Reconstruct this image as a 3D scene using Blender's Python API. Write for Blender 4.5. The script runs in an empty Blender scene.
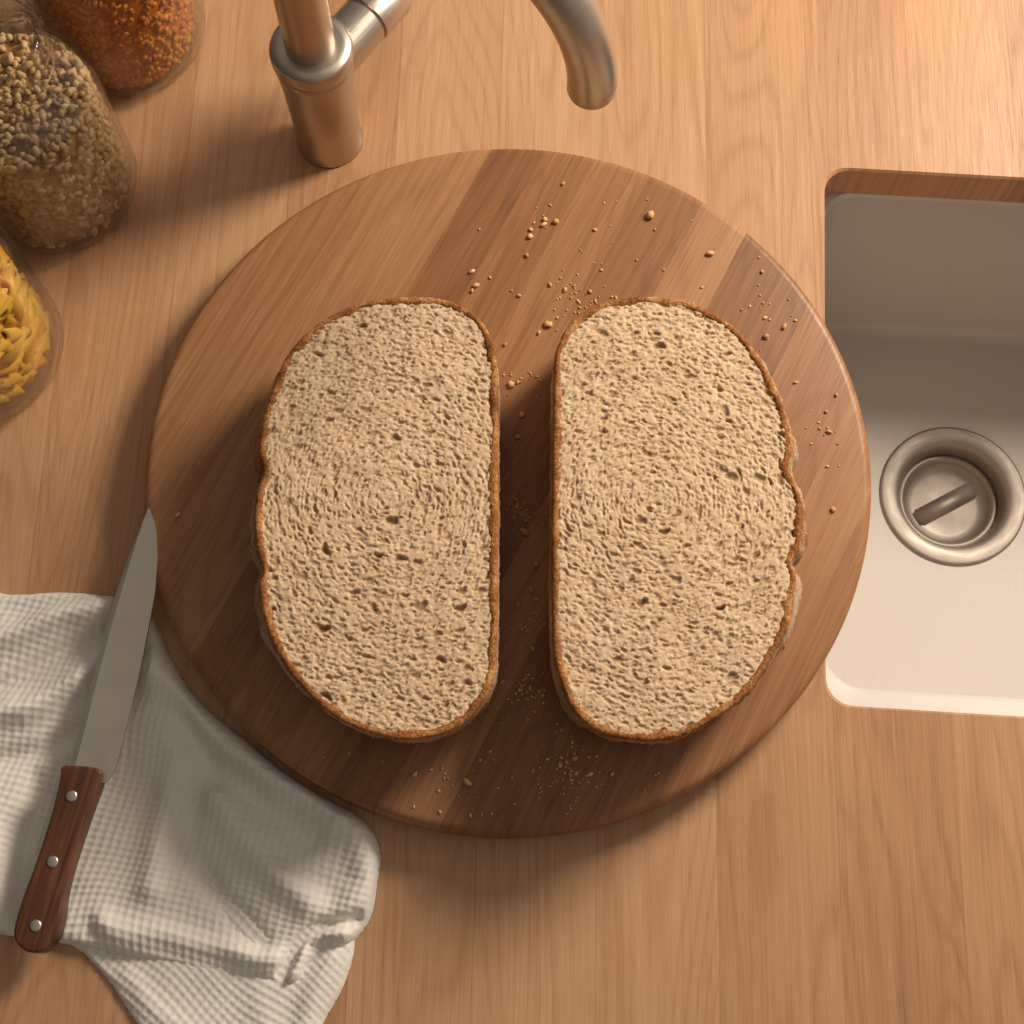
import bpy, bmesh, math, random, time
import numpy as np
from mathutils import Vector, Matrix, noise as mnoise
random.seed(7); rng=np.random.default_rng(11)
sc=bpy.context.scene
sc.view_settings.view_transform='Standard'
MM=0.001
BT=0.022   # board thickness
# ------------------------------------------------------------------ helpers
def lin(c):
    return tuple(((v/255)/12.92 if v/255<=0.04045 else ((v/255+0.055)/1.055)**2.4) for v in c)+(1.0,)
def link_obj(name,me,parent=None,mat=None,smooth=True):
    o=bpy.data.objects.new(name,me); sc.collection.objects.link(o)
    if parent: o.parent=parent
    if mat: me.materials.append(mat)
    if smooth: me.polygons.foreach_set('use_smooth',[True]*len(me.polygons))
    return o
def empty(name,loc=(0,0,0)):
    o=bpy.data.objects.new(name,None); o.empty_display_size=0.02; sc.collection.objects.link(o); o.location=loc; return o
def mesh(name,v,f):
    me=bpy.data.meshes.new(name); me.from_pydata([tuple(map(float,a)) for a in v],[],[tuple(int(i) for i in a) for a in f]); me.update(); return me
class NT:
    def __init__(s,name):
        s.m=bpy.data.materials.new(name); s.m.use_nodes=True; s.t=s.m.node_tree; s.n=s.t.nodes; s.l=s.t.links
        s.n.clear(); s.out=s.n.new('ShaderNodeOutputMaterial'); s.b=s.n.new('ShaderNodeBsdfPrincipled')
        s.l.new(s.b.outputs[0],s.out.inputs[0])
    def new(s,t,**k):
        n=s.n.new('ShaderNode'+t)
        for a,b in k.items(): setattr(n,a,b)
        return n
    def put(s,sock,v):
        if isinstance(v,bpy.types.NodeSocket): s.l.new(v,sock)
        elif v is not None: sock.default_value=v
    def math(s,op,a,b=None,c=None,clamp=False):
        n=s.new('Math',operation=op,use_clamp=clamp); s.put(n.inputs[0],a)
        if b is not None: s.put(n.inputs[1],b)
        if c is not None: s.put(n.inputs[2],c)
        return n.outputs[0]
    def mix(s,f,a,b,mode='MIX'):
        n=s.new('Mix',data_type='RGBA',blend_type=mode); s.put(n.inputs[0],f); s.put(n.inputs[6],a); s.put(n.inputs[7],b); return n.outputs[2]
    def ramp(s,f,stops,interp='LINEAR'):
        n=s.new('ValToRGB'); r=n.color_ramp; r.interpolation=interp
        while len(r.elements)<len(stops): r.elements.new(0.5)
        for e,(p,c) in zip(r.elements,stops): e.position=p; e.color=c
        s.put(n.inputs[0],f); return n.outputs[0]
    def noise(s,vec,scale,detail=3,rough=.5,dist=0):
        n=s.new('TexNoise'); s.put(n.inputs['Vector'],vec); n.inputs['Scale'].default_value=scale
        n.inputs['Detail'].default_value=detail; n.inputs['Roughness'].default_value=rough; n.inputs['Distortion'].default_value=dist
        return n.outputs['Fac']
    def mapr(s,v,a,b,c=0,d=1):
        n=s.new('MapRange'); s.put(n.inputs[0],v)
        for i,x in enumerate((a,b,c,d)): n.inputs[i+1].default_value=x
        return n.outputs[0]
    def obj(s): return s.new('TexCoord').outputs['Object']
    def sep(s,v):
        n=s.new('SeparateXYZ'); s.put(n.inputs[0],v); return n.outputs
    def comb(s,x,y,z):
        n=s.new('CombineXYZ'); s.put(n.inputs[0],x); s.put(n.inputs[1],y); s.put(n.inputs[2],z); return n.outputs[0]
    def rot(s,v,a):
        n=s.new('Mapping'); s.put(n.inputs[0],v); n.inputs['Rotation'].default_value=(0,0,a); return n.outputs[0]
    def bump(s,h,dist,strength=1.0,normal=None):
        n=s.new('Bump'); n.inputs['Strength'].default_value=strength; n.inputs['Distance'].default_value=dist
        s.put(n.inputs['Height'],h)
        if normal: s.put(n.inputs['Normal'],normal)
        return n.outputs[0]
    def fin(s,col=None,rough=None,metal=None,normal=None,spec=None):
        if col is not None: s.put(s.b.inputs['Base Color'],col)
        if rough is not None: s.put(s.b.inputs['Roughness'],rough)
        if metal is not None: s.put(s.b.inputs['Metallic'],metal)
        if normal is not None: s.put(s.b.inputs['Normal'],normal)
        if spec is not None: s.b.inputs['Specular IOR Level'].default_value=spec
        return s.m
# ------------------------------------------------------------------ materials
def wood(name,angle,stave,dark,mid,light,tone_stops=None,tone_amt=.35,rough=.45,spec=.35,seed=0.0,contrast=1.0,ringw=.12):
    m=NT(name); v=m.rot(m.obj(),angle); x,y,z=m.sep(v)
    if tone_stops:
        tone=m.ramp(m.mapr(x,-.19,.19),[(p,(t,t,t,1)) for p,t in tone_stops],'CONSTANT')
        tone=m.sep(tone)[0]; idx=m.math('MULTIPLY',tone,37.3)
    else:
        idx=m.math('FLOOR',m.math('DIVIDE',m.math('ADD',x,seed),stave))
        w=m.new('TexWhiteNoise',noise_dimensions='1D'); m.put(w.inputs['W'],m.math('ADD',idx,seed*100+3.3)); tone=w.outputs['Value']
    wn=m.noise(m.comb(m.math('MULTIPLY',x,7),m.math('MULTIPLY',y,3.4),idx),1.0,2)
    xw=m.math('ADD',x,m.math('MULTIPLY',m.math('SUBTRACT',wn,.5),.012))
    fine=m.noise(m.comb(m.math('MULTIPLY',xw,1500),m.math('MULTIPLY',y,45),idx),1.0,3,.6)
    med=m.noise(m.comb(m.math('MULTIPLY',xw,420),m.math('MULTIPLY',y,6),idx),1.0,3,.6)
    big=m.noise(m.comb(m.math('MULTIPLY',xw,16),m.math('MULTIPLY',y,2.2),m.math('MULTIPLY',idx,1.7)),1.0,1)
    blot=m.noise(m.comb(m.math('MULTIPLY',x,22),m.math('MULTIPLY',y,5),idx),1.0,3)
    rings=m.math('SINE',m.math('MULTIPLY',m.math('ADD',big,m.math('MULTIPLY',med,.012)),150))
    rings=m.math('POWER',m.mapr(rings,-1,1),4.0)
    g=m.math('ADD',m.math('MULTIPLY',fine,.40),m.math('MULTIPLY',med,.36))
    g=m.math('SUBTRACT',g,m.math('MULTIPLY',rings,ringw))
    g=m.math('ADD',g,m.math('MULTIPLY',blot,.22))
    g=m.math('ADD',m.math('MULTIPLY',m.math('SUBTRACT',g,.49-ringw*.27),1.5*contrast),.5)
    g=m.math('ADD',g,m.math('MULTIPLY',m.math('SUBTRACT',tone,.5),tone_amt))
    col=m.ramp(g,[(.12,lin(dark)),(.5,lin(mid)),(.88,lin(light))])
    if not tone_stops:
        fx=m.math('FRACT',m.math('DIVIDE',m.math('ADD',x,seed),stave))
        edge=m.math('MINIMUM',fx,m.math('SUBTRACT',1.0,fx))
        col=m.mix(m.mapr(edge,0.0,.010,.35,0.0),col,lin(dark))
    nrm=m.bump(m.math('ADD',m.math('MULTIPLY',fine,.7),med),.0002,.4)
    pores=m.mapr(fine,.25,.45,.12,0)
    return m.fin(col,m.math('ADD',m.mapr(fine,.3,.7,rough+.08,rough-.06),pores),0,nrm,spec)
mat_counter=wood('countertop_wood',math.radians(1.5),.058,(128,87,57),(175,130,92),(206,163,123),tone_amt=.36,rough=.46,spec=.3,seed=.013,contrast=.72,ringw=.085)
P0=lambda p:(p+190)/380
mat_board=wood('board_wood',math.radians(27),.04,(88,55,33),(144,98,62),(186,140,98),
   tone_stops=[(0,.72),(P0(-133),.78),(P0(-92),.26),(P0(-64),.46),(P0(-38),.58),(P0(-8),.36),(P0(24),.78),(P0(52),.26),(P0(98),.42),(P0(140),.60)],tone_amt=.44,rough=.42,spec=.3,contrast=.62,ringw=.07)
def metal(name,col,rough):
    m=NT(name); v=m.obj(); x,y,z=m.sep(v)
    n=m.noise(m.comb(m.math('MULTIPLY',x,60),m.math('MULTIPLY',y,60),m.math('MULTIPLY',z,2500)),1,3)
    return m.fin(lin(col),m.mapr(n,.3,.7,rough-.05,rough+.07),1.0,m.bump(n,.00003,.35))
mat_nickel=metal('brushed_nickel',(192,180,166),.36)
mat_steel=metal('knife_steel',(212,203,191),.42)
mat_drain=metal('drain_steel',(160,149,138),.6)
mat_rivet=metal('rivet_steel',(205,198,188),.35)
m=NT('sink_composite'); n=m.noise(m.obj(),900,2); mat_sink=m.fin(m.mix(n,lin((178,168,158)),lin((192,182,172))),.5,0,None,.35)
m=NT('sink_rim_lit'); n=m.noise(m.obj(),900,2); mat_rim_lit=m.fin(m.mix(n,lin((190,183,175)),lin((200,193,185))),.45,0,None,.3)  # paler copy of the sink colour: light catching the rim, painted in
def glass():
    m=NT('jar_glass'); m.n.remove(m.b)
    lw=m.new('LayerWeight'); lw.inputs['Blend'].default_value=.5
    f=m.math('ADD',m.math('MULTIPLY',m.math('POWER',lw.outputs['Facing'],4.0),.8),.045)
    tr=m.new('BsdfTransparent'); tr.inputs[0].default_value=(.92,.93,.91,1)
    gl=m.new('BsdfGlossy'); gl.inputs['Roughness'].default_value=.03
    mx=m.new('MixShader'); m.l.new(f,mx.inputs[0]); m.l.new(tr.outputs[0],mx.inputs[1]); m.l.new(gl.outputs[0],mx.inputs[2])
    m.l.new(mx.outputs[0],m.out.inputs[0]); return m.m
mat_glass=glass()
def grainmat(name,a,b,rough=.55):
    m=NT(name); info=m.new('Attribute',attribute_name='tone')
    return m.fin(m.mix(info.outputs['Fac'],lin(a),lin(b)),rough,0,m.bump(m.noise(m.obj(),1500,2),.0002,.4),.3)
mat_oat=grainmat('grain_seed',(178,134,90),(222,186,138))
mat_lentil=grainmat('red_lentil',(186,100,38),(222,144,62))
mat_pasta=grainmat('pasta_dough',(226,160,48),(248,198,88),.45)
mat_crumbs=grainmat('crumb_bits',(184,132,84),(228,184,134),.85)
# bread crumb
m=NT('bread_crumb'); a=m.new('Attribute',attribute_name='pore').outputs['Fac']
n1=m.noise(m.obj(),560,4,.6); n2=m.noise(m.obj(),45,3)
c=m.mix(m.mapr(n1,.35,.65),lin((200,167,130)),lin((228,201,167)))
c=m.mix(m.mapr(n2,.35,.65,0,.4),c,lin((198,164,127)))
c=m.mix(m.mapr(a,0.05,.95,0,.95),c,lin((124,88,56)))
mat_crumb=m.fin(c,.85,0,m.bump(m.noise(m.obj(),900,3),.0004,.5),.15)
# crust
m=NT('bread_crust'); o=m.obj(); z=m.sep(o)[2]
n1=m.noise(o,70,4,.6); n2=m.noise(o,600,4,.7); n3=m.noise(o,28,3)
c=m.ramp(m.math('ADD',m.math('MULTIPLY',n1,.5),m.math('MULTIPLY',n2,.5)),[(.36,lin((100,58,29))),(.5,lin((154,98,52))),(.64,lin((208,156,98)))])
fl=m.math('MULTIPLY',m.mapr(z,.067,.060,0,1),m.mapr(m.math('ADD',m.math('MULTIPLY',n3,.6),m.math('MULTIPLY',n2,.4)),.42,.58,.05,.9))
c=m.mix(m.math('MULTIPLY',fl,.8),c,lin((208,188,162)))
mat_crust=m.fin(c,.8,0,m.bump(m.math('ADD',n2,n1),.0012,.8),.2)
# towel
m=NT('waffle_cotton'); o=m.obj(); n1=m.noise(o,1800,2); n2=m.noise(o,25,3)
c=m.mix(m.mapr(n2,.3,.7),lin((224,217,207)),lin((234,228,219)))
c=m.mix(m.math('MULTIPLY',m.new('Attribute',attribute_name='pore').outputs['Fac'],.10),c,lin((176,164,148)))
m.b.inputs['Sheen Weight'].default_value=.2
mat_towel=m.fin(c,.92,0,m.bump(n1,.0003,.5),.1)
# knife handle
m=NT('rosewood_handle'); o=m.rot(m.obj(),math.radians(13)); x,y,z=m.sep(o)
n=m.noise(m.comb(m.math('MULTIPLY',x,500),m.math('MULTIPLY',y,25),z),1,4)
mat_handle=m.fin(m.ramp(n,[(.3,lin((60,35,24))),(.6,lin((102,62,42))),(.8,lin((130,82,56)))]),.42,0,m.bump(n,.0001,.3),.35)
# ------------------------------------------------------------------ 2D outline tools
def smooth_poly(pts,n):
    p=np.array(pts,float); N=len(p); out=[]
    for i in range(N):
        a,b,c,d=p[(i-1)%N],p[i],p[(i+1)%N],p[(i+2)%N]
        for t in np.linspace(0,1,12,endpoint=False):
            out.append(.5*((2*b)+(-a+c)*t+(2*a-5*b+4*c-d)*t*t+(-a+3*b-3*c+d)*t**3))
    out=np.array(out); q=np.vstack([out,out[:1]])
    L=np.r_[0,np.cumsum(np.hypot(*(q[1:]-q[:-1]).T))]
    s=np.linspace(0,L[-1],n,endpoint=False)
    r=np.c_[np.interp(s,L,q[:,0]),np.interp(s,L,q[:,1])]
    area=.5*np.sum(r[:,0]*np.roll(r[:,1],-1)-np.roll(r[:,0],-1)*r[:,1])
    return r if area>0 else r[::-1].copy()
def seg_dist(P,A,B):
    best=np.full(len(P),1e9); px=P[:,0].copy(); py=P[:,1].copy()
    nx_=np.zeros(len(P)); ny_=np.zeros(len(P))
    for (ax,ay),(bx,by) in zip(A,B):
        ux=bx-ax;uy=by-ay;L=ux*ux+uy*uy+1e-12
        t=np.clip(((px-ax)*ux+(py-ay)*uy)/L,0,1); qx=ax+t*ux; qy=ay+t*uy
        d=(px-qx)**2+(py-qy)**2; k=d<best; best=np.where(k,d,best); nx_=np.where(k,qx,nx_); ny_=np.where(k,qy,ny_)
    return np.sqrt(best),np.c_[nx_,ny_]
def inside(P,poly):
    x=P[:,0].copy();y=P[:,1].copy(); r=np.zeros(len(P),bool); q=np.roll(poly,-1,axis=0)
    for (x1,y1),(x2,y2) in zip(poly,q):
        if y1==y2: continue
        c=((y1>y)!=(y2>y))&(x<(x2-x1)*(y-y1)/(y2-y1)+x1); r^=c
    return r
def grid_patch(poly,step):
    """regular grid clipped to a smooth outline (mm); boundary verts snapped onto the outline"""
    mn=poly.min(0)-2*step; mx=poly.max(0)+2*step
    xs=np.arange(mn[0],mx[0],step); ys=np.arange(mn[1],mx[1],step); X,Y=np.meshgrid(xs,ys); P=np.c_[X.ravel(),Y.ravel()]
    ins=inside(P,poly); d,near=seg_dist(P,poly,np.roll(poly,-1,axis=0)); sd=np.where(ins,d,-d)
    ny,nx=X.shape; I=np.arange(nx*ny).reshape(ny,nx); F=np.c_[I[:-1,:-1].ravel(),I[:-1,1:].ravel(),I[1:,1:].ravel(),I[1:,:-1].ravel()]
    keep=(sd[F]>-1e-6).sum(1)>=2; F=F[keep]
    used=np.zeros(len(P),bool); used[F.ravel()]=True
    P2=P.copy(); o=used&(sd<0.35*step); P2[o]=near[o]; sd[o]=0
    idx=np.cumsum(used)-1
    return P2[used],np.maximum(sd[used],0),idx[F]
def np_mesh(name,V,F,attr=None):
    me=bpy.data.meshes.new(name); me.vertices.add(len(V)); me.vertices.foreach_set('co',V.astype(np.float32).ravel())
    k=F.shape[1]; me.loops.add(F.size); me.loops.foreach_set('vertex_index',F.astype(np.int32).ravel())
    me.polygons.add(len(F)); me.polygons.foreach_set('loop_start',np.arange(0,F.size,k,dtype=np.int32))
    me.update(calc_edges=True)
    if attr is not None:
        for n,a in attr.items():
            at=me.attributes.new(n,'FLOAT','POINT'); at.data.foreach_set('value',a.astype(np.float32))
    return me
def vnoise(P,scale,seed):
    r=np.random.default_rng(seed).random((256,256)); q=P/scale+1000.3; i=np.floor(q).astype(int); f=q-i; f=f*f*(3-2*f)
    g=lambda a,b:r[(i[:,1]+b)%256,(i[:,0]+a)%256]
    return (g(0,0)*(1-f[:,0])+g(1,0)*f[:,0])*(1-f[:,1])+(g(0,1)*(1-f[:,0])+g(1,1)*f[:,0])*f[:,1]
def sstep(x,a,b):
    t=np.clip((x-a)/(b-a),0,1); return t*t*(3-2*t)
# ------------------------------------------------------------------ generic solids
def lathe(name,prof,cx,cy,n=64,parent=None,mat=None,z0=0,M=None):
    V=[];F=[]
    for r,z in prof:
        for i in range(n):
            a=2*math.pi*i/n; V.append((r*math.cos(a),r*math.sin(a),z))
    for j in range(len(prof)-1):
        for i in range(n):
            k=(i+1)%n; F.append((j*n+i,j*n+k,(j+1)*n+k,(j+1)*n+i))
    if M is None: M=Matrix.Translation((cx,cy,z0))
    V=[M@Vector(v) for v in V]
    me=mesh(name,V,F); bm=bmesh.new(); bm.from_mesh(me); bmesh.ops.remove_doubles(bm,verts=bm.verts,dist=1e-6); bmesh.ops.recalc_face_normals(bm,faces=bm.faces); bm.to_mesh(me); bm.free()
    o=link_obj(name,me,parent,mat); return o
def tube(name,path,rad,n=40,parent=None,mat=None):
    path=[Vector(p) for p in path]; V=[];F=[]; up=None
    for i,p in enumerate(path):
        t=(path[min(i+1,len(path)-1)]-path[max(i-1,0)]).normalized()
        if up is None: up=Vector((1,0,0)) if abs(t.x)<.9 else Vector((0,1,0))
        s=t.cross(up).normalized(); up=s.cross(t).normalized()
        r=rad[i] if isinstance(rad,(list,tuple)) else rad
        for k in range(n):
            a=2*math.pi*k/n; V.append(p+s*(r*math.cos(a))+up*(r*math.sin(a)))
    for i in range(len(path)-1):
        for k in range(n):
            m2=(k+1)%n; F.append((i*n+k,i*n+m2,(i+1)*n+m2,(i+1)*n+k))
    F.append(tuple(range(n))[::-1]); F.append(tuple((len(path)-1)*n+k for k in range(n)))
    me=mesh(name,V,F); bm=bmesh.new(); bm.from_mesh(me); bmesh.ops.recalc_face_normals(bm,faces=bm.faces); bm.to_mesh(me); bm.free()
    o=link_obj(name,me,parent,mat)
    e=o.modifiers.new('split','EDGE_SPLIT'); e.split_angle=math.radians(40); return o
# ------------------------------------------------------------------ sink & counter
SA=math.radians(-3.6); Sx,Sy=165*MM,58*MM
def S2W(x,y):
    x*=MM;y*=MM; c,s=math.cos(SA),math.sin(SA); return (Sx+x*c-y*s, Sy+x*s+y*c)
def rrect(x0,x1,y0,y1,r,n=12):
    pts=[]
    for cx,cy,a0 in ((x1-r,y0+r,-90),(x1-r,y1-r,0),(x0+r,y1-r,90),(x0+r,y0+r,180)):
        for i in range(n+1):
            a=math.radians(a0+90*i/n); pts.append((cx+r*math.cos(a),cy+r*math.sin(a)))
    return pts
def resamp(pts,n):
    p=np.array(pts+[pts[0]]); L=np.r_[0,np.cumsum(np.hypot(*(p[1:]-p[:-1]).T))]; s=np.linspace(0,L[-1],n,endpoint=False); return list(zip(np.interp(s,L,p[:,0]),np.interp(s,L,p[:,1])))
hole_l=resamp(rrect(0,420,-151,151,14),400)
hole=[S2W(*p) for p in hole_l]
X0,X1,Y0,Y1=-.85,.95,-.42,.50; ccx,ccy=S2W(210,0)
outer=[]
for x,y in hole:
    dx,dy=x-ccx,y-ccy; k=1e9
    if dx>0:k=min(k,(X1-ccx)/dx)
    if dx<0:k=min(k,(X0-ccx)/dx)
    if dy>0:k=min(k,(Y1-ccy)/dy)
    if dy<0:k=min(k,(Y0-ccy)/dy)
    outer.append([ccx+dx*k,ccy+dy*k])
for c in ((X0,Y0),(X0,Y1),(X1,Y0),(X1,Y1)):
    i=min(range(len(outer)),key=lambda i:math.dist(outer[i],c)); outer[i]=list(c)
N=len(hole); CT=.025; V=[];F=[]
er=.0012
for ring,z in ((outer,-CT),(outer,0)): V+=[(x,y,z) for x,y in ring]
hin=[S2W(210+(x-210)*(1+1.2/210),y*(1+1.2/151)) for x,y in hole_l]
V+=[(x,y,0) for x,y in hin]; V+=[(x,y,-er) for x,y in hole]; V+=[(x,y,-CT) for x,y in hole]
for a in range(5):
    b=(a+1)%5
    for i in range(N):
        k=(i+1)%N; F.append((a*N+i,a*N+k,b*N+k,b*N+i))
me=mesh('countertop',V,F); bm=bmesh.new(); bm.from_mesh(me); bmesh.ops.recalc_face_normals(bm,faces=bm.faces); bm.to_mesh(me); bm.free()
link_obj('wooden_countertop',me,None,mat_counter,smooth=False)
sink=empty('kitchen_sink')
rings=[(rrect(-25,445,-176,176,30),-CT-.004),(rrect(-25,445,-176,176,30),-CT),(rrect(2,418,-140,152,22),-CT),(rrect(4,416,-136.5,150.5,21),-CT-.0025),
       (rrect(9,411,-132,138,24),-.160),(rrect(10,410,-131,137,24),-.165),(rrect(13,407,-128,134,25),-.1685),(rrect(18,402,-123,129,26),-.170)]
V=[];F=[]
for r,z in rings:
    c=(210,5); rr=resamp(r,240)
    st=min(range(240),key=lambda i:abs(math.atan2(rr[i][1]-c[1],rr[i][0]-c[0]))); rr=rr[st:]+rr[:st]
    V+=[S2W(*p)+(z,) for p in rr]
dc=(282*MM,74*MM)
lx=(dc[0]-Sx)*math.cos(SA)+(dc[1]-Sy)*math.sin(SA); ly=-(dc[0]-Sx)*math.sin(SA)+(dc[1]-Sy)*math.cos(SA)
dr=[(lx/MM+41*math.cos(2*math.pi*i/240),ly/MM+41*math.sin(2*math.pi*i/240)) for i in range(240)]
V+=[S2W(*p)+(-.172,) for p in dr]
for a in range(len(rings)):
    for i in range(240):
        k=(i+1)%240; F.append((a*240+i,a*240+k,(a+1)*240+k,(a+1)*240+i))
me=mesh('basin',V,F); bm=bmesh.new(); bm.from_mesh(me); bmesh.ops.recalc_face_normals(bm,faces=bm.faces); bm.to_mesh(me); bm.free()
o=link_obj('basin',me,sink,mat_sink); me.materials.append(mat_rim_lit)
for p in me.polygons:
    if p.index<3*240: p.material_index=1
e=o.modifiers.new('split','EDGE_SPLIT'); e.split_angle=math.radians(50)
fz=-.172
lathe('drain_flange',[(.047,-.001),(.0465,.0014),(.045,.0020),(.038,.0012),(.0350,-.0002),(.0335,-.003),(.0325,-.008),(.0315,-.020),(.031,-.022)],dc[0],dc[1],96,sink,mat_drain,z0=fz)
lathe('strainer_cup',[(.0322,-.012),(.0305,-.0105),(.0290,-.011),(.0275,-.014),(.0245,-.0175),(.020,-.0185),(.010,-.0185),(.0,-.0185)],dc[0],dc[1],96,sink,mat_drain,z0=fz)
A=math.radians(28); bm=bmesh.new(); bmesh.ops.create_cube(bm,size=1)
M=Matrix.Translation((dc[0],dc[1],fz-.0187))@Matrix.Rotation(A,4,'Z')@Matrix.Diagonal((.046,.012,.0035,1)); bmesh.ops.transform(bm,matrix=M,verts=bm.verts)
bmesh.ops.bevel(bm,geom=bm.edges[:],offset=.0014,segments=3,affect='EDGES')
me=bpy.data.meshes.new('strainer_bar'); bm.to_mesh(me); bm.free(); link_obj('strainer_bar',me,sink,mat_drain)
# ------------------------------------------------------------------ cutting board
bc=(-2.0*MM,25.5*MM); R=.184
prof=[(0,0.0),(R-.004,0.0),(R-.0015,.0010),(R-.0003,.0030),(R,.005),(R,BT-.005),(R-.0004,BT-.0028),(R-.0015,BT-.0011),(R-.0034,BT-.0002),(R-.005,BT),(0,BT)]
board=lathe('round_cutting_board',prof,0,0,256,None,mat_board); board.location=(bc[0],bc[1],0)
# ------------------------------------------------------------------ bread
BSTEP=.45
def loaf(name,pts,center,straight_x,seed):
    root=empty(name); top=.070
    outl=smooth_poly(pts,420)
    nrm=np.roll(outl,-2,axis=0)-np.roll(outl,2,axis=0); nrm/=np.hypot(*nrm.T)[:,None]; nrm=np.c_[nrm[:,1],-nrm[:,0]]
    inner=outl-nrm*1.0
    P,sd,F=grid_patch(smooth_poly(inner[::4],200),BSTEP)
    rg=np.random.default_rng(seed)
    mn=P.min(0); mx=P.max(0); st=BSTEP
    nx=int((mx[0]-mn[0])/st)+3; ny=int((mx[1]-mn[1])/st)+3
    H=np.zeros((ny,nx)); C=np.zeros((ny,nx))
    #      count  len range  aspect depth
    specs=[(5200,.8,1.6,2.2,.72),(1700,1.3,2.3,2.3,1.0),(190,2.0,3.1,2.1,1.4),(26,2.7,4.0,1.9,2.1)]
    for cnt,l0,l1,asp,dep in specs:
        for _ in range(cnt):
            p=mn+rg.random(2)*(mx-mn); d=p-center; r=math.hypot(d[0]*1.3,d[1]*.85)
            if dep<1.2 and rg.random()<.8:   # loosely crowd the small cells into concentric bands
                r2=round(r/2.7)*2.7+rg.normal(0,.55)
                if r>5: d=d*(r2/r); p=center+d
            L=l0+(l1-l0)*rg.random()**1.6; w=L/asp*(.7+.6*rg.random())
            tx,ty=-d[1]*1.6,d[0]; a=math.atan2(ty,tx)+rg.normal(0,.26)
            ca,sa=math.cos(a),math.sin(a)
            i0=max(int((p[0]-L-mn[0])/st),0); i1=min(int((p[0]+L-mn[0])/st)+2,nx); j0=max(int((p[1]-L-mn[1])/st),0); j1=min(int((p[1]+L-mn[1])/st)+2,ny)
            if i1<=i0 or j1<=j0: continue
            X,Y=np.meshgrid(mn[0]+np.arange(i0,i1)*st-p[0],mn[1]+np.arange(j0,j1)*st-p[1])
            u=(X*ca+Y*sa)/L; v=(-X*sa+Y*ca)/w
            q=u**2+(v+.35*np.sin(u*3+p[0]))**2
            v=np.clip(1-q,0,1)**.6
            kd=.4+.7*rg.random()
            H[j0:j1,i0:i1]=np.maximum(H[j0:j1,i0:i1],v*dep*kd)
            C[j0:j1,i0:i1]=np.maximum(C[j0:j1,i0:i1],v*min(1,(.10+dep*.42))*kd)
    gi=np.clip(((P[:,0]-mn[0])/st).round().astype(int),0,nx-1); gj=np.clip(((P[:,1]-mn[1])/st).round().astype(int),0,ny-1)
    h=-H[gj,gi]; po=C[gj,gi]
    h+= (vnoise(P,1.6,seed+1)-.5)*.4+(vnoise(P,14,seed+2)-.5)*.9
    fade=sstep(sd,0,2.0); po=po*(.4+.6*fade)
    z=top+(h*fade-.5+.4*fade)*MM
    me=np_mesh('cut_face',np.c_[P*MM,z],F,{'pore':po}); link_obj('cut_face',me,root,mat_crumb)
    side=np.clip(np.abs(outl[:,0]-straight_x)/45,0,1)
    front=sstep(-nrm[:,1],.1,.9)            # portion facing the near side: the crust there curves under
    prof=[(-3.6,-1.0),(-3.0,-.1),(-1.7,.4),(-.4,.25),(.2,-.5),(.5,-2.0),(1.2,-5),(3.2,-10),(5.2,-16),(6.6,-23),(6.2,-30),(4.0,-37),(1.2,-42),(-2.5,-46),(-7,-47.9),(-14,-47.95)]
    V=[];N=len(outl)
    for j,(off,dz) in enumerate(prof):
        k=float(sstep(np.array([-dz]),.5,9)[0]); fdep=min(-dz/48,1)
        for i in range(N):
            p=outl[i]; nn=nrm[i]; bul=off if off<.3 else .3+(off-.3)*(.10+.90*side[i])*(1-front[i]*.85)
            if dz<-1: bul-=front[i]*6.5*fdep
            if dz<-41 : bul=max(bul,-14)
            zz=top/MM+dz
            q=Vector((p[0]/9,p[1]/9,zz/9+seed))
            lump=mnoise.noise(q)*1.6*k*(.3+.7*side[i])+mnoise.noise(q*4)*.5*(0.7+k)+mnoise.noise(q*9)*.35
            if j<2: lump+=mnoise.noise(Vector((p[0]/3,p[1]/3,seed)))*.9+mnoise.noise(Vector((p[0]/12,p[1]/12,seed+4)))*1.6
            if dz<-47: lump=0
            o=p+nn*(bul+lump)
            V.append((o[0]*MM,o[1]*MM,max(zz+ (mnoise.noise(q*3.3)*.35 if dz>-40 else 0),BT/MM+.05)*MM))
    F2=[]
    for a in range(len(prof)-1):
        for i in range(N):
            k=(i+1)%N; F2.append((a*N+i,(a+1)*N+i,(a+1)*N+k,a*N+k))
    F2.append(tuple((len(prof)-1)*N+i for i in range(N)))
    me=mesh('crust',V,F2); bm=bmesh.new(); bm.from_mesh(me); bmesh.ops.recalc_face_normals(bm,faces=bm.faces); bm.to_mesh(me); bm.free()
    link_obj('crust',me,root,mat_crust)
    return outl
LO=[(-45,94.9),(-27.8,91.7),(-15.6,82.6),(-9.2,69.3),(-7.2,51),(-7,15.2),(-6.9,-34),(-7.3,-76.6),(-8.5,-92.7),(-14.3,-106.3),(-25.4,-116.6),(-40.8,-121.1),(-56.4,-120.2),(-74.4,-113.9),(-88.1,-104),(-99.9,-91.3),(-108.8,-76.6),(-113.6,-62.6),(-115.6,-50.8),(-114.4,-43.7),(-118.0,-31.6),(-119.6,-17.1),(-119.0,-4.8),(-116.6,5.2),(-119.2,15.2),(-118.4,30.4),(-115.4,43.2),(-109.4,61.4),(-100.3,74.6),(-86.2,86),(-69,93)]
RO=[(21,61),(20,30),(19,-24),(19,-77),(22,-95),(28,-109),(39,-118),(57,-122),(75,-120),(90,-112),(104,-102),(116,-86),(124,-72),(128,-58),(130.4,-46),(128.6,-40),(133,-31),(135.4,-15),(133,-2),(129.6,7),(132.4,17),(131.4,28),(126,48),(117,67),(104,82),(87,92),(67,95),(48,93),(33,85),(25,75)]
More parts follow.
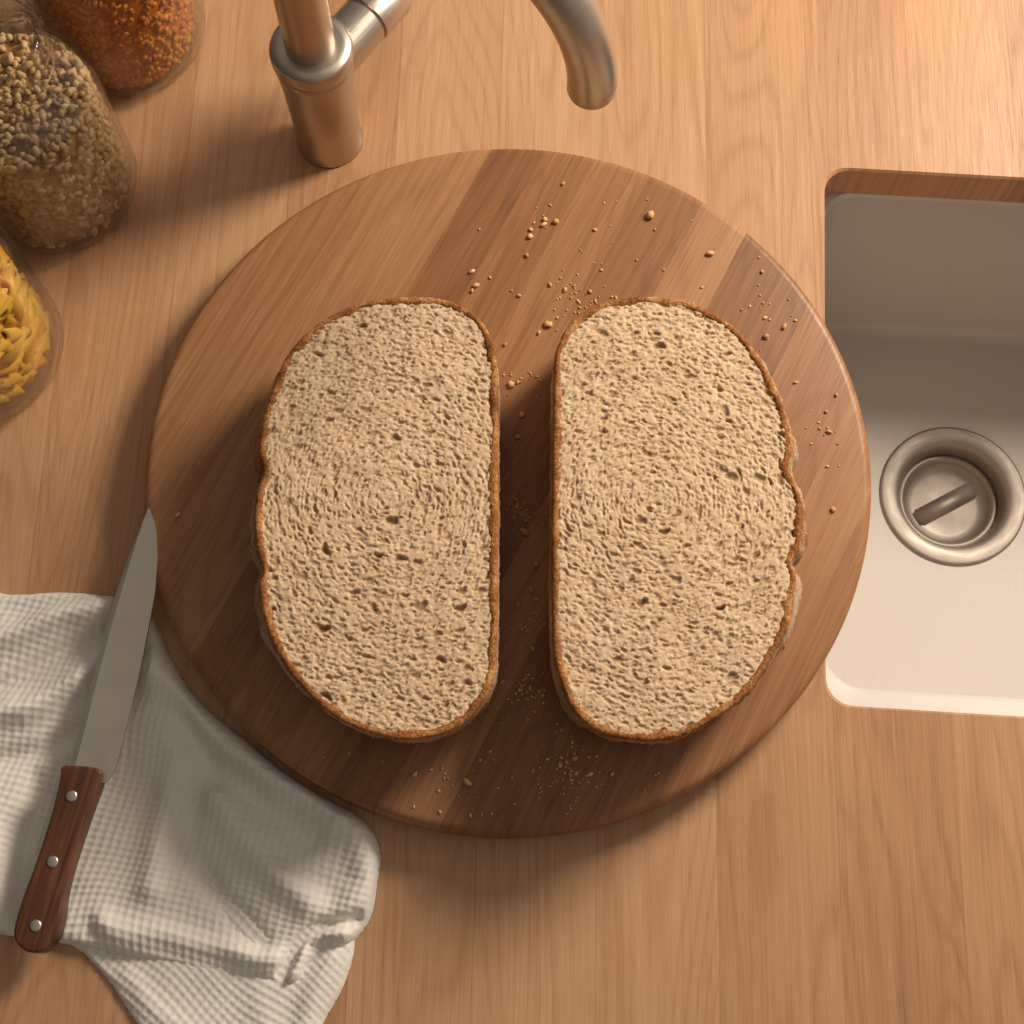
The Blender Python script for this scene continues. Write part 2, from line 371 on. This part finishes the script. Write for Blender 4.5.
o1=loaf('bread_loaf_half',LO,np.array([-59,-10.]),-7,21)
o2=loaf('bread_loaf_half.001',RO,np.array([67,-10.]),19.5,58)
# ------------------------------------------------------------------ crumbs on the board
def blob_mass(name,items,mat,parent=None,sub=1,jitter=.22):
    bm=bmesh.new(); bmesh.ops.create_icosphere(bm,subdivisions=sub,radius=1); bm.verts.ensure_lookup_table(); bv=np.array([v.co[:] for v in bm.verts]); bf=np.array([[v.index for v in f.verts] for f in bm.faces]); bm.free()
    n=len(items); V=np.zeros((n*len(bv),3)); F=np.zeros((n*len(bf),3),int); T=np.zeros(n*len(bv))
    for i,(p,s,e) in enumerate(items):
        M=np.array(Matrix.Rotation(e[2],3,'Z')@Matrix.Rotation(e[1],3,'Y')@Matrix.Rotation(e[0],3,'X'))
        b=bv*(1+rng.normal(0,jitter,(len(bv),1)))*np.array(s)
        V[i*len(bv):(i+1)*len(bv)]=b@M.T+np.array(p); F[i*len(bf):(i+1)*len(bf)]=bf+i*len(bv); T[i*len(bv):(i+1)*len(bv)]=rng.random()
    me=np_mesh(name,V,F,{'tone':T}); return link_obj(name,me,parent,mat)
big=[(27.5,185.8,1.2),(17.6,164,1.6),(23.5,162.8,1.9),(17,161,1.7),(9.6,153.9,1.6),(10,158,1.3),(44.2,158,1.1),(73.8,166.4,2.6),(7.9,142.6,1.5),(-21.1,133.2,1.5),(-19,125,1.7),(-21,122,1.4),(-11.6,129.7,.9),(20,125.6,1.2),(27.9,122.7,1.3),(41,121.5,1.2),(104.9,143.8,1.9),(132,133.2,1.2),(132.1,95.7,1.8),(132.1,106.5,1.0),(141.8,101.4,1.5),(3.7,119.2,1.2),(18.8,102.5,2.0),(14,98,1.2),(-.6,68.7,1.8),(3,70,1.0),(-3.6,91.1,1.3),(169.3,77.1,1.2),(166.3,63.1,1.2),(160.5,53.8,1.1),(161.3,42.8,1.4),(160.6,1.1,1.4),(6,-10.5,2.2),(3,40,1.4),(5,52,1.8),(11.8,-27.5,1.8),(9.3,-40.3,2.1),(12,-45,1.3),(-166.9,-1.6,1.3),(-21.2,-134,2.3),(22.7,-126,1.3),(29.9,-122.9,1.7),(36.9,-130.4,1.6),(27.4,-130.7,1.4),(47.3,-130.4,1.2),(3.8,-90.1,1.5),(-45.9,-130.4,1.2),(-33.8,-148,1.1),(10,-70,1.7),(3,-48,1.5),(138,60,1.1),(146,70,1.0)]
items=[]
def clear_of_bread(x,y):
    p=np.array([[x,y]])
    for ol in (o1[::4],o2[::4]):
        if inside(p,ol)[0] or seg_dist(p,ol,np.roll(ol,-1,axis=0))[0][0]<2.2: return False
    return True
def crumb(x,y,s):
    if math.hypot(x+2,y-25.5)>177 or not clear_of_bread(x,y): return
    items.append(((x*MM,y*MM,BT+s*.5*MM),(s*MM*random.uniform(.9,1.35),s*MM*random.uniform(.65,.95),s*MM*.6),(0,0,random.uniform(0,6.28))))
for x,y,s in big: crumb(x,y,s*.95)
for cx,cy,sp,n in ((33,120,11,60),(22,150,22,18),(130,105,18,20),(7,-92,7,80),(27,-128,12,90),(6,-60,6,50),(6,0,5,40),(-50,-134,22,30),(6,70,5,20),(150,40,14,16),(-20,-140,25,26),(90,140,30,14),(60,-140,25,18)):
    for _ in range(n): crumb(random.gauss(cx,sp),random.gauss(cy,sp*.8),random.uniform(.28,.8))
blob_mass('bread_crumbs',items,mat_crumbs,sub=2,jitter=.10)
# ------------------------------------------------------------------ towel
def fold_sum(P,folds):
    h=np.zeros(len(P))
    for pts,w,a in folds:
        p=np.array(pts,float); d,_=seg_dist(P,p[:-1],p[1:]); h+=a*np.exp(-(d/w)**2)
    return h
def clear_board(pts,r=186.6):
    out=[]
    for x,y in pts:
        dx,dy=x+2,y-25.5; L=math.hypot(dx,dy)
        if L<r: dx*=r/L;dy*=r/L
        out.append((dx-2,dy+25.5))
    return out
def cloth(name,pts,base,folds,ew,ang,seed,parent,amp=2.0,press=None):
    poly=smooth_poly(clear_board(pts),320); poly=np.array(clear_board(poly))
    P,sd,F=grid_patch(poly,.8)
    e=np.clip(sd/ew,0,1); edge=np.sqrt(np.clip(1-(1-e)**2,0,1))
    Pw=P+np.c_[vnoise(P,22,seed+8)-.5,vnoise(P,22,seed+9)-.5]*14
    h=base+(vnoise(Pw,34,seed)-.5)*amp*2.4+(vnoise(Pw,15,seed+1)-.5)*amp*1.1+fold_sum(Pw*.4+P*.6,folds)
    h=np.maximum(h,1.6)
    if press is not None:
        d,_=seg_dist(P,press[:-1],press[1:]); lim=press_h+sstep(d,9,22)*18
        h=np.where(h>lim,lim+(h-lim)*.05,h)
    h=h*edge
    w=4.0; Pw=P+np.c_[vnoise(P,30,seed+5),vnoise(P,30,seed+6)]*7; ca,sa=math.cos(ang),math.sin(ang)
    u=(Pw[:,0]*ca+Pw[:,1]*sa)/w; v=(-Pw[:,0]*sa+Pw[:,1]*ca)/(w*.85)
    cell=np.sqrt(np.abs(np.sin(math.pi*u)*np.sin(math.pi*v)))
    z=h+.45-.9*cell*edge
    me=np_mesh(name,np.c_[P*MM,np.maximum(z,.15)*MM],F,{'pore':cell}); return link_obj(name,me,parent,mat_towel)
towel=empty('waffle_dish_towel')
press_h=11.0
TU=[(-285,-33),(-255,-37),(-225,-36),(-205,-38),(-190,-40),(-180,-50),(-171,-68),(-155,-91),(-131,-110),(-102,-131),(-77,-145),(-67,-155),(-63,-166),(-64,-178),(-67,-195),(-77,-208),(-93,-216),(-97,-222),(-104,-225),(-130,-222),(-167,-215),(-209,-207),(-238,-203),(-266,-199),(-292,-196),(-300,-110)]
foldsU=[([(-203,-45),(-222,-50),(-252,-60),(-285,-75)],6.5,8),([(-200,-57),(-220,-66),(-250,-84),(-280,-95)],4.5,-5.5),([(-193,-66),(-212,-82),(-238,-98),(-275,-108)],7,9),([(-183,-70),(-200,-98),(-228,-118),(-268,-128)],5,-4.5),
 ([(-176,-72),(-152,-101),(-120,-126),(-84,-150)],6,6.5),([(-172,-95),(-140,-130),(-96,-160)],6.5,-5),([(-76,-158),(-70,-178),(-80,-198)],8,5),([(-190,-197),(-150,-208),(-112,-214)],6,4),([(-108,-222),(-100,-210),(-88,-200),(-73,-194)],3,-6),([(-104,-224),(-94,-208),(-78,-201)],3,3.5),
 ([(-240,-200),(-250,-160),(-262,-130)],9,5.5),([(-176,-80),(-164,-120),(-172,-180)],7,4.5),([(-140,-140),(-120,-170),(-96,-190)],7,5),([(-162,-160),(-140,-185),(-118,-205)],5.5,-3.5),([(-230,-130),(-236,-165),(-228,-200)],6,-3),([(-150,-130),(-152,-160),(-140,-180)],5,-2.5)]
press=np.array([(-180,-25),(-200,-126),(-205,-150),(-218,-205)],float)
cloth('towel_top_fold',TU,6.5,foldsU,5,math.radians(-12),5,towel,press=press)
TL=[(-212,-200),(-200,-212),(-187,-225),(-171,-245),(-142,-272),(-98,-262),(-87,-241),(-78,-224),(-74,-205),(-80,-185),(-126,-170),(-180,-180)]
cloth('towel_under_fold',TL,3.2,[([(-180,-222),(-160,-240),(-130,-262)],6,2),([(-84,-215),(-95,-245)],6,2.5),([(-120,-228),(-115,-260)],7,1.5)],4,math.radians(-38),15,towel,amp=1.2)
# ------------------------------------------------------------------ knife
knife=empty('chef_knife')
zk=19.5
sp=[(-181,1.5),(-178.5,-4),(-176.6,-11),(-175.4,-24),(-175.6,-42),(-178,-62),(-181,-85),(-184.5,-107),(-188.5,-129),(-192,-134)]
ed=[(-181.6,1.3),(-184,-4),(-186.5,-11),(-190.5,-24),(-195,-42),(-199.3,-62),(-203.5,-85),(-207,-107),(-210.5,-127),(-211.5,-134)]
V=[];F=[]
for i,(s,e) in enumerate(zip(sp,ed)):
    s=np.array(s);e=np.array(e); m1=e+(s-e)*.13; th=.9 if i>1 else .5
    # the tip reaches out over the edge of the board
    lift=max(0,4.2*(1-i/5)) if i<5 else 0
    for q,zz in ((s,th),(m1,th*.8),(e,.05),(e,-.05),(m1,-th*.8),(s,-th)):
        V.append((q[0]*MM,q[1]*MM,(zk+zz+lift)*MM))
for i in range(len(sp)-1):
    for j in range(6):
        k=(j+1)%6; F.append((i*6+j,i*6+k,(i+1)*6+k,(i+1)*6+j))
F.append(tuple(range(6))); n=len(sp)-1; F.append(tuple(n*6+j for j in range(6)))
me=mesh('blade',V,F); bm=bmesh.new(); bm.from_mesh(me); bmesh.ops.recalc_face_normals(bm,faces=bm.faces); bm.to_mesh(me); bm.free()
link_obj('blade',me,knife,mat_steel,smooth=False)
def slab(name,pts,z0,z1,mat,parent,bev=2.0,n=120):
    poly=smooth_poly(pts,n); nr=np.roll(poly,-1,axis=0)-np.roll(poly,1,axis=0); nr/=np.hypot(*nr.T)[:,None]; nr=np.c_[nr[:,1],-nr[:,0]]
    prof=[(-bev,z0)]+[(-bev+bev*math.sin(a),z0+bev-bev*math.cos(a)) for a in np.linspace(.3,math.pi/2,5)]+[(-bev+bev*math.cos(a),z1-bev+bev*math.sin(a)) for a in np.linspace(0,math.pi/2,6)]
    V=[];F=[]
    for o,z in prof:
        for p,q in zip(poly,nr): w=p+q*o; V.append((w[0]*MM,w[1]*MM,z*MM))
    for a in range(len(prof)-1):
        for i in range(n):
            k=(i+1)%n; F.append((a*n+i,a*n+k,(a+1)*n+k,(a+1)*n+i))
    F.append(tuple(range(n))[::-1]); F.append(tuple((len(prof)-1)*n+i for i in range(n)))
    o=link_obj(name,mesh(name,V,F),parent,mat); e=o.modifiers.new('split','EDGE_SPLIT'); e.split_angle=math.radians(35); return o
H=[(-212.5,-127),(-207,-126.6),(-200,-127),(-194,-128.8),(-194.2,-134),(-198,-148),(-203,-168),(-206,-184),(-206.5,-196),(-208.5,-205),(-213,-210.5),(-220,-211),(-226,-206.5),(-227.3,-200),(-224.5,-186),(-220,-170),(-215.5,-150),(-213,-134)]
slab('handle',H,13,25.0,mat_handle,knife,bev=1.5)
for i,(x,y) in enumerate([(-206.5,-141),(-212.5,-171),(-217.5,-199.5)]):
    lathe('rivet_%d'%(i+1),[(0,.0256),(.0020,.0256),(.0026,.0254),(.0028,.0249),(.0028,.013)],x*MM,y*MM,32,knife,mat_rivet)
# ------------------------------------------------------------------ faucet
fa=empty('kitchen_faucet'); fx,fy=-102*MM,227*MM
lathe('body',[(0,0),(.0185,0),(.0185,.0015),(.0178,.0025),(.0180,.02),(.0190,.055),(.0200,.072),(.0203,.0735),(.0196,.0745),(.0196,.0760),(.0210,.0768),(.0214,.080),(.0212,.0850),(.0204,.0870),(.0160,.0880),(.0125,.0880)],fx,fy,96,fa,mat_nickel)
tip=Vector((35*MM,150*MM,.168)); base=Vector((fx,fy,0)); hd=Vector((tip.x-base.x,tip.y-base.y,0)); reach=hd.length; hd.normalize(); r=reach/2
path=[(fx,fy,.085),(fx,fy,.12),(fx,fy,.15),(fx,fy,.168)]
for i in range(1,37):
    a=math.pi*i/36; path.append(tuple(base+hd*(r-r*math.cos(a))+Vector((0,0,.168+r*math.sin(a)))))
rad=[.0128]*4+[.0128-.0018*min(1,i/30) for i in range(1,37)]
tube('spout_neck',path,rad,48,fa,mat_nickel)
lathe('aerator',[(.0,.166),(.0082,.1660),(.0086,.1635),(.0105,.1630),(.0110,.1645),(.0110,.170)],tip.x,tip.y,48,fa,mat_nickel)
hdv=Vector((.60,.80,.02)).normalized(); hb=Vector((fx,fy,.062))
def at(s): return hb+hdv*s
tube('lever_hub',[at(.0),at(.012),at(.040)],[.0135,.0135,.0135],48,fa,mat_nickel)
tube('lever_gap',[at(.040),at(.042)],[.0125,.0125],48,fa,mat_nickel)
tube('lever_cap',[at(.042),at(.0425),at(.062),at(.064)],[.0133,.0138,.0138,.0125],48,fa,mat_nickel)
tube('lever_rod',[at(.056),at(.056)+Vector((.02,.01,.03)),at(.056)+Vector((.045,.025,.08))],[.005,.0045,.004],24,fa,mat_nickel)
# ------------------------------------------------------------------ jars
def jar(name,x,y,kind,seed,Rj=.0450,Hj=.138):
    root=empty(name); rg=np.random.default_rng(seed); n=Rj-.016
    prof=[(0,.003),(Rj-.014,.002),(Rj-.007,.001),(Rj-.003,.004),(Rj,.012),(Rj,Hj*.60),(Rj-.0010,Hj*.65),(Rj-.0045,Hj*.71),(Rj-.010,Hj*.755),(n+.0025,Hj*.78),(n,Hj*.81),(n,Hj*.84),(n+.0022,Hj*.852),(n+.0022,Hj*.870),(n,Hj*.884),(n,Hj*.898),(n+.0022,Hj*.912),(n+.0022,Hj*.930),(n,Hj*.944),(n,Hj*.975),(n+.001,Hj*.99),(n,Hj),(n-.0018,Hj),(n-.0028,Hj*.98),(n-.0028,Hj*.81),(n,Hj*.775),(Rj-.0125,Hj*.745),(Rj-.0072,Hj*.705),(Rj-.0037,Hj*.65),(Rj-.0028,Hj*.6),(Rj-.0028,.014),(Rj-.006,.007),(0,.006)]
    lathe('glass',prof,x,y,96,root,mat_glass)
    fill=.094 if kind!='oat' else .086; zs=Hj*.60; Ri=Rj-.0032
    def rad(z): return Ri-.0055*max(0,(z-zs))/.014
    if kind in('oat','lentil'):
        s=(.0036,.0021,.0018) if kind=='oat' else (.0023,.0023,.0012)
        it=[]
        cnt=int(2*math.pi*Ri*fill/(math.pi*s[0]*s[1])*1.6)
        for _ in range(cnt):
            a=rg.random()*6.283; z=.009+rg.random()*(fill-.009); rr=rad(z)-s[1]*1.0-rg.random()*.0022
            it.append(((x+rr*math.cos(a),y+rr*math.sin(a),z),tuple(np.array(s)*(.8+.4*rg.random())),(rg.random()*6.28*(kind=='oat')+ (1.57 if kind!='oat' else 0)+rg.normal(0,.3),rg.random()*6.28,a+1.57+rg.normal(0,.5))))
        for _ in range(int(cnt*.35)):
            a=rg.random()*6.283; rr=(rad(fill)-.003)*math.sqrt(rg.random()); it.append(((x+rr*math.cos(a),y+rr*math.sin(a),fill+rg.normal(0,.0015)),s,tuple(rg.random(3)*6.28)))
        blob_mass('contents',it,mat_oat if kind=='oat' else mat_lentil,root,sub=1,jitter=.04)
        lathe('contents_core',[(0,.008),(Ri-.004,.008),(Ri-.003,.02),(Ri-.003,min(zs,fill-.004)),(rad(fill)-.003,fill-.003),(rad(fill)-.006,fill-.001),(0,fill-.001)],x,y,48,root,mat_oat if kind=='oat' else mat_lentil)
    else:
        V=[];F=[];T=[]
        def penne(p,d,L,r0):
            d=Vector(d).normalized(); up=Vector((0,0,1)) if abs(d.z)<.9 else Vector((1,0,0)); s=d.cross(up).normalized(); u=s.cross(d); b=len(V); nn=14; tone=rg.random()
            for (t,rad_,inn) in ((-1,r0,0),(1,r0,0),(1,r0*.62,1),(-1,r0*.62,1)):
                for k in range(nn):
                    a=2*math.pi*k/nn; rib=1+.05*(k%2)*(1-inn); q=Vector(p)+d*(t*L/2+math.cos(a)*rad_*.9)+s*(rad_*rib*math.cos(a))+u*(rad_*rib*math.sin(a)); V.append(q); T.append(tone)
            for j in range(4):
                for k in range(nn):
                    m2=(k+1)%nn; j2=(j+1)%4; F.append((b+j*nn+k,b+j*nn+m2,b+j2*nn+m2,b+j2*nn+k))
        for _ in range(300):
            a=rg.random()*6.283; z=.013+rg.random()*(fill-.02); rr=Ri-.006-rg.random()*.006
            tdir=Vector((-math.sin(a),math.cos(a),0)); t=rg.normal(0,.9); d=tdir*math.cos(t)+Vector((0,0,1))*math.sin(t)
            L=.019; hz=.5*L*abs(math.sin(t)); z=min(max(z,.012+hz),fill-hz*.5); rr=min(rr,math.sqrt((Ri-.003)**2-(L*.5*math.cos(t))**2)-.0036)-(.005 if z+hz>zs else 0)
            penne((x+rr*math.cos(a),y+rr*math.sin(a),z),d,L,.0044)
        for _ in range(60):
            a=rg.random()*6.283; rr=(Ri-.017)*math.sqrt(rg.random()); b=rg.random()*6.28; penne((x+rr*math.cos(a),y+rr*math.sin(a),fill-.004+rg.random()*.006),(math.cos(b),math.sin(b),rg.normal(0,.3)),.019,.0044)
        me=mesh('contents',V,F); at_=me.attributes.new('tone','FLOAT','POINT'); at_.data.foreach_set('value',np.array(T,dtype=np.float32)); link_obj('contents',me,root,mat_pasta)
        lathe('contents_core',[(0,.010),(Ri-.013,.010),(Ri-.012,.02),(Ri-.012,fill-.014),(0,fill-.012)],x,y,48,root,mat_pasta)
jar('glass_jar_of_grains',-.250,.195,'oat',3)
jar('glass_jar_of_lentils',-.219,.294,'lentil',4)
jar('glass_jar_of_pasta',-.281,.096,'pasta',5)
# ------------------------------------------------------------------ light: soft warm window light from the far right
az=math.radians(43); el=math.radians(35)
dirv=Vector((math.cos(az)*math.cos(el),math.sin(az)*math.cos(el),math.sin(el)))
ld=bpy.data.lights.new('window_light','AREA'); ld.shape='DISK'; ld.size=.36; ld.energy=18.5; ld.color=(1.0,.885,.745)
lo=bpy.data.objects.new('window_light',ld); sc.collection.objects.link(lo); lo.location=dirv*1.12+Vector((.06,-.01,0)); lo.rotation_euler=dirv.to_track_quat('Z','Y').to_euler()
w=bpy.data.worlds.new('kitchen_ambient'); sc.world=w; w.use_nodes=True; nt=w.node_tree; nt.nodes.clear()
ou=nt.nodes.new('ShaderNodeOutputWorld'); bg=nt.nodes.new('ShaderNodeBackground'); tc=nt.nodes.new('ShaderNodeTexCoord')
dp=nt.nodes.new('ShaderNodeVectorMath'); dp.operation='DOT_PRODUCT'; dp.inputs[1].default_value=(.85,.30,.43)
rp=nt.nodes.new('ShaderNodeValToRGB'); mp=nt.nodes.new('ShaderNodeMapRange'); mp.inputs[1].default_value=-1; mp.inputs[2].default_value=1
nt.links.new(tc.outputs['Generated'],dp.inputs[0]); nt.links.new(dp.outputs['Value'],mp.inputs[0]); nt.links.new(mp.outputs[0],rp.inputs[0])
rp.color_ramp.elements[0].position=.25; rp.color_ramp.elements[0].color=(.15,.13,.115,1)
rp.color_ramp.elements[1].position=.95; rp.color_ramp.elements[1].color=(1.0,.89,.78,1)
nt.links.new(rp.outputs[0],bg.inputs[0]); bg.inputs[1].default_value=.42; nt.links.new(bg.outputs[0],ou.inputs[0])
w.cycles.sampling_method='MANUAL'; w.cycles.sample_map_resolution=256
# ------------------------------------------------------------------ camera
t=math.radians(18); d=.74
cd=bpy.data.cameras.new('camera'); cd.sensor_width=36; cd.lens=1480/1024*36; cd.clip_start=.01
co=bpy.data.objects.new('camera',cd); sc.collection.objects.link(co)
co.location=(0,-d*math.sin(t),BT+d*math.cos(t)); co.rotation_euler=(t,0,0); sc.camera=co
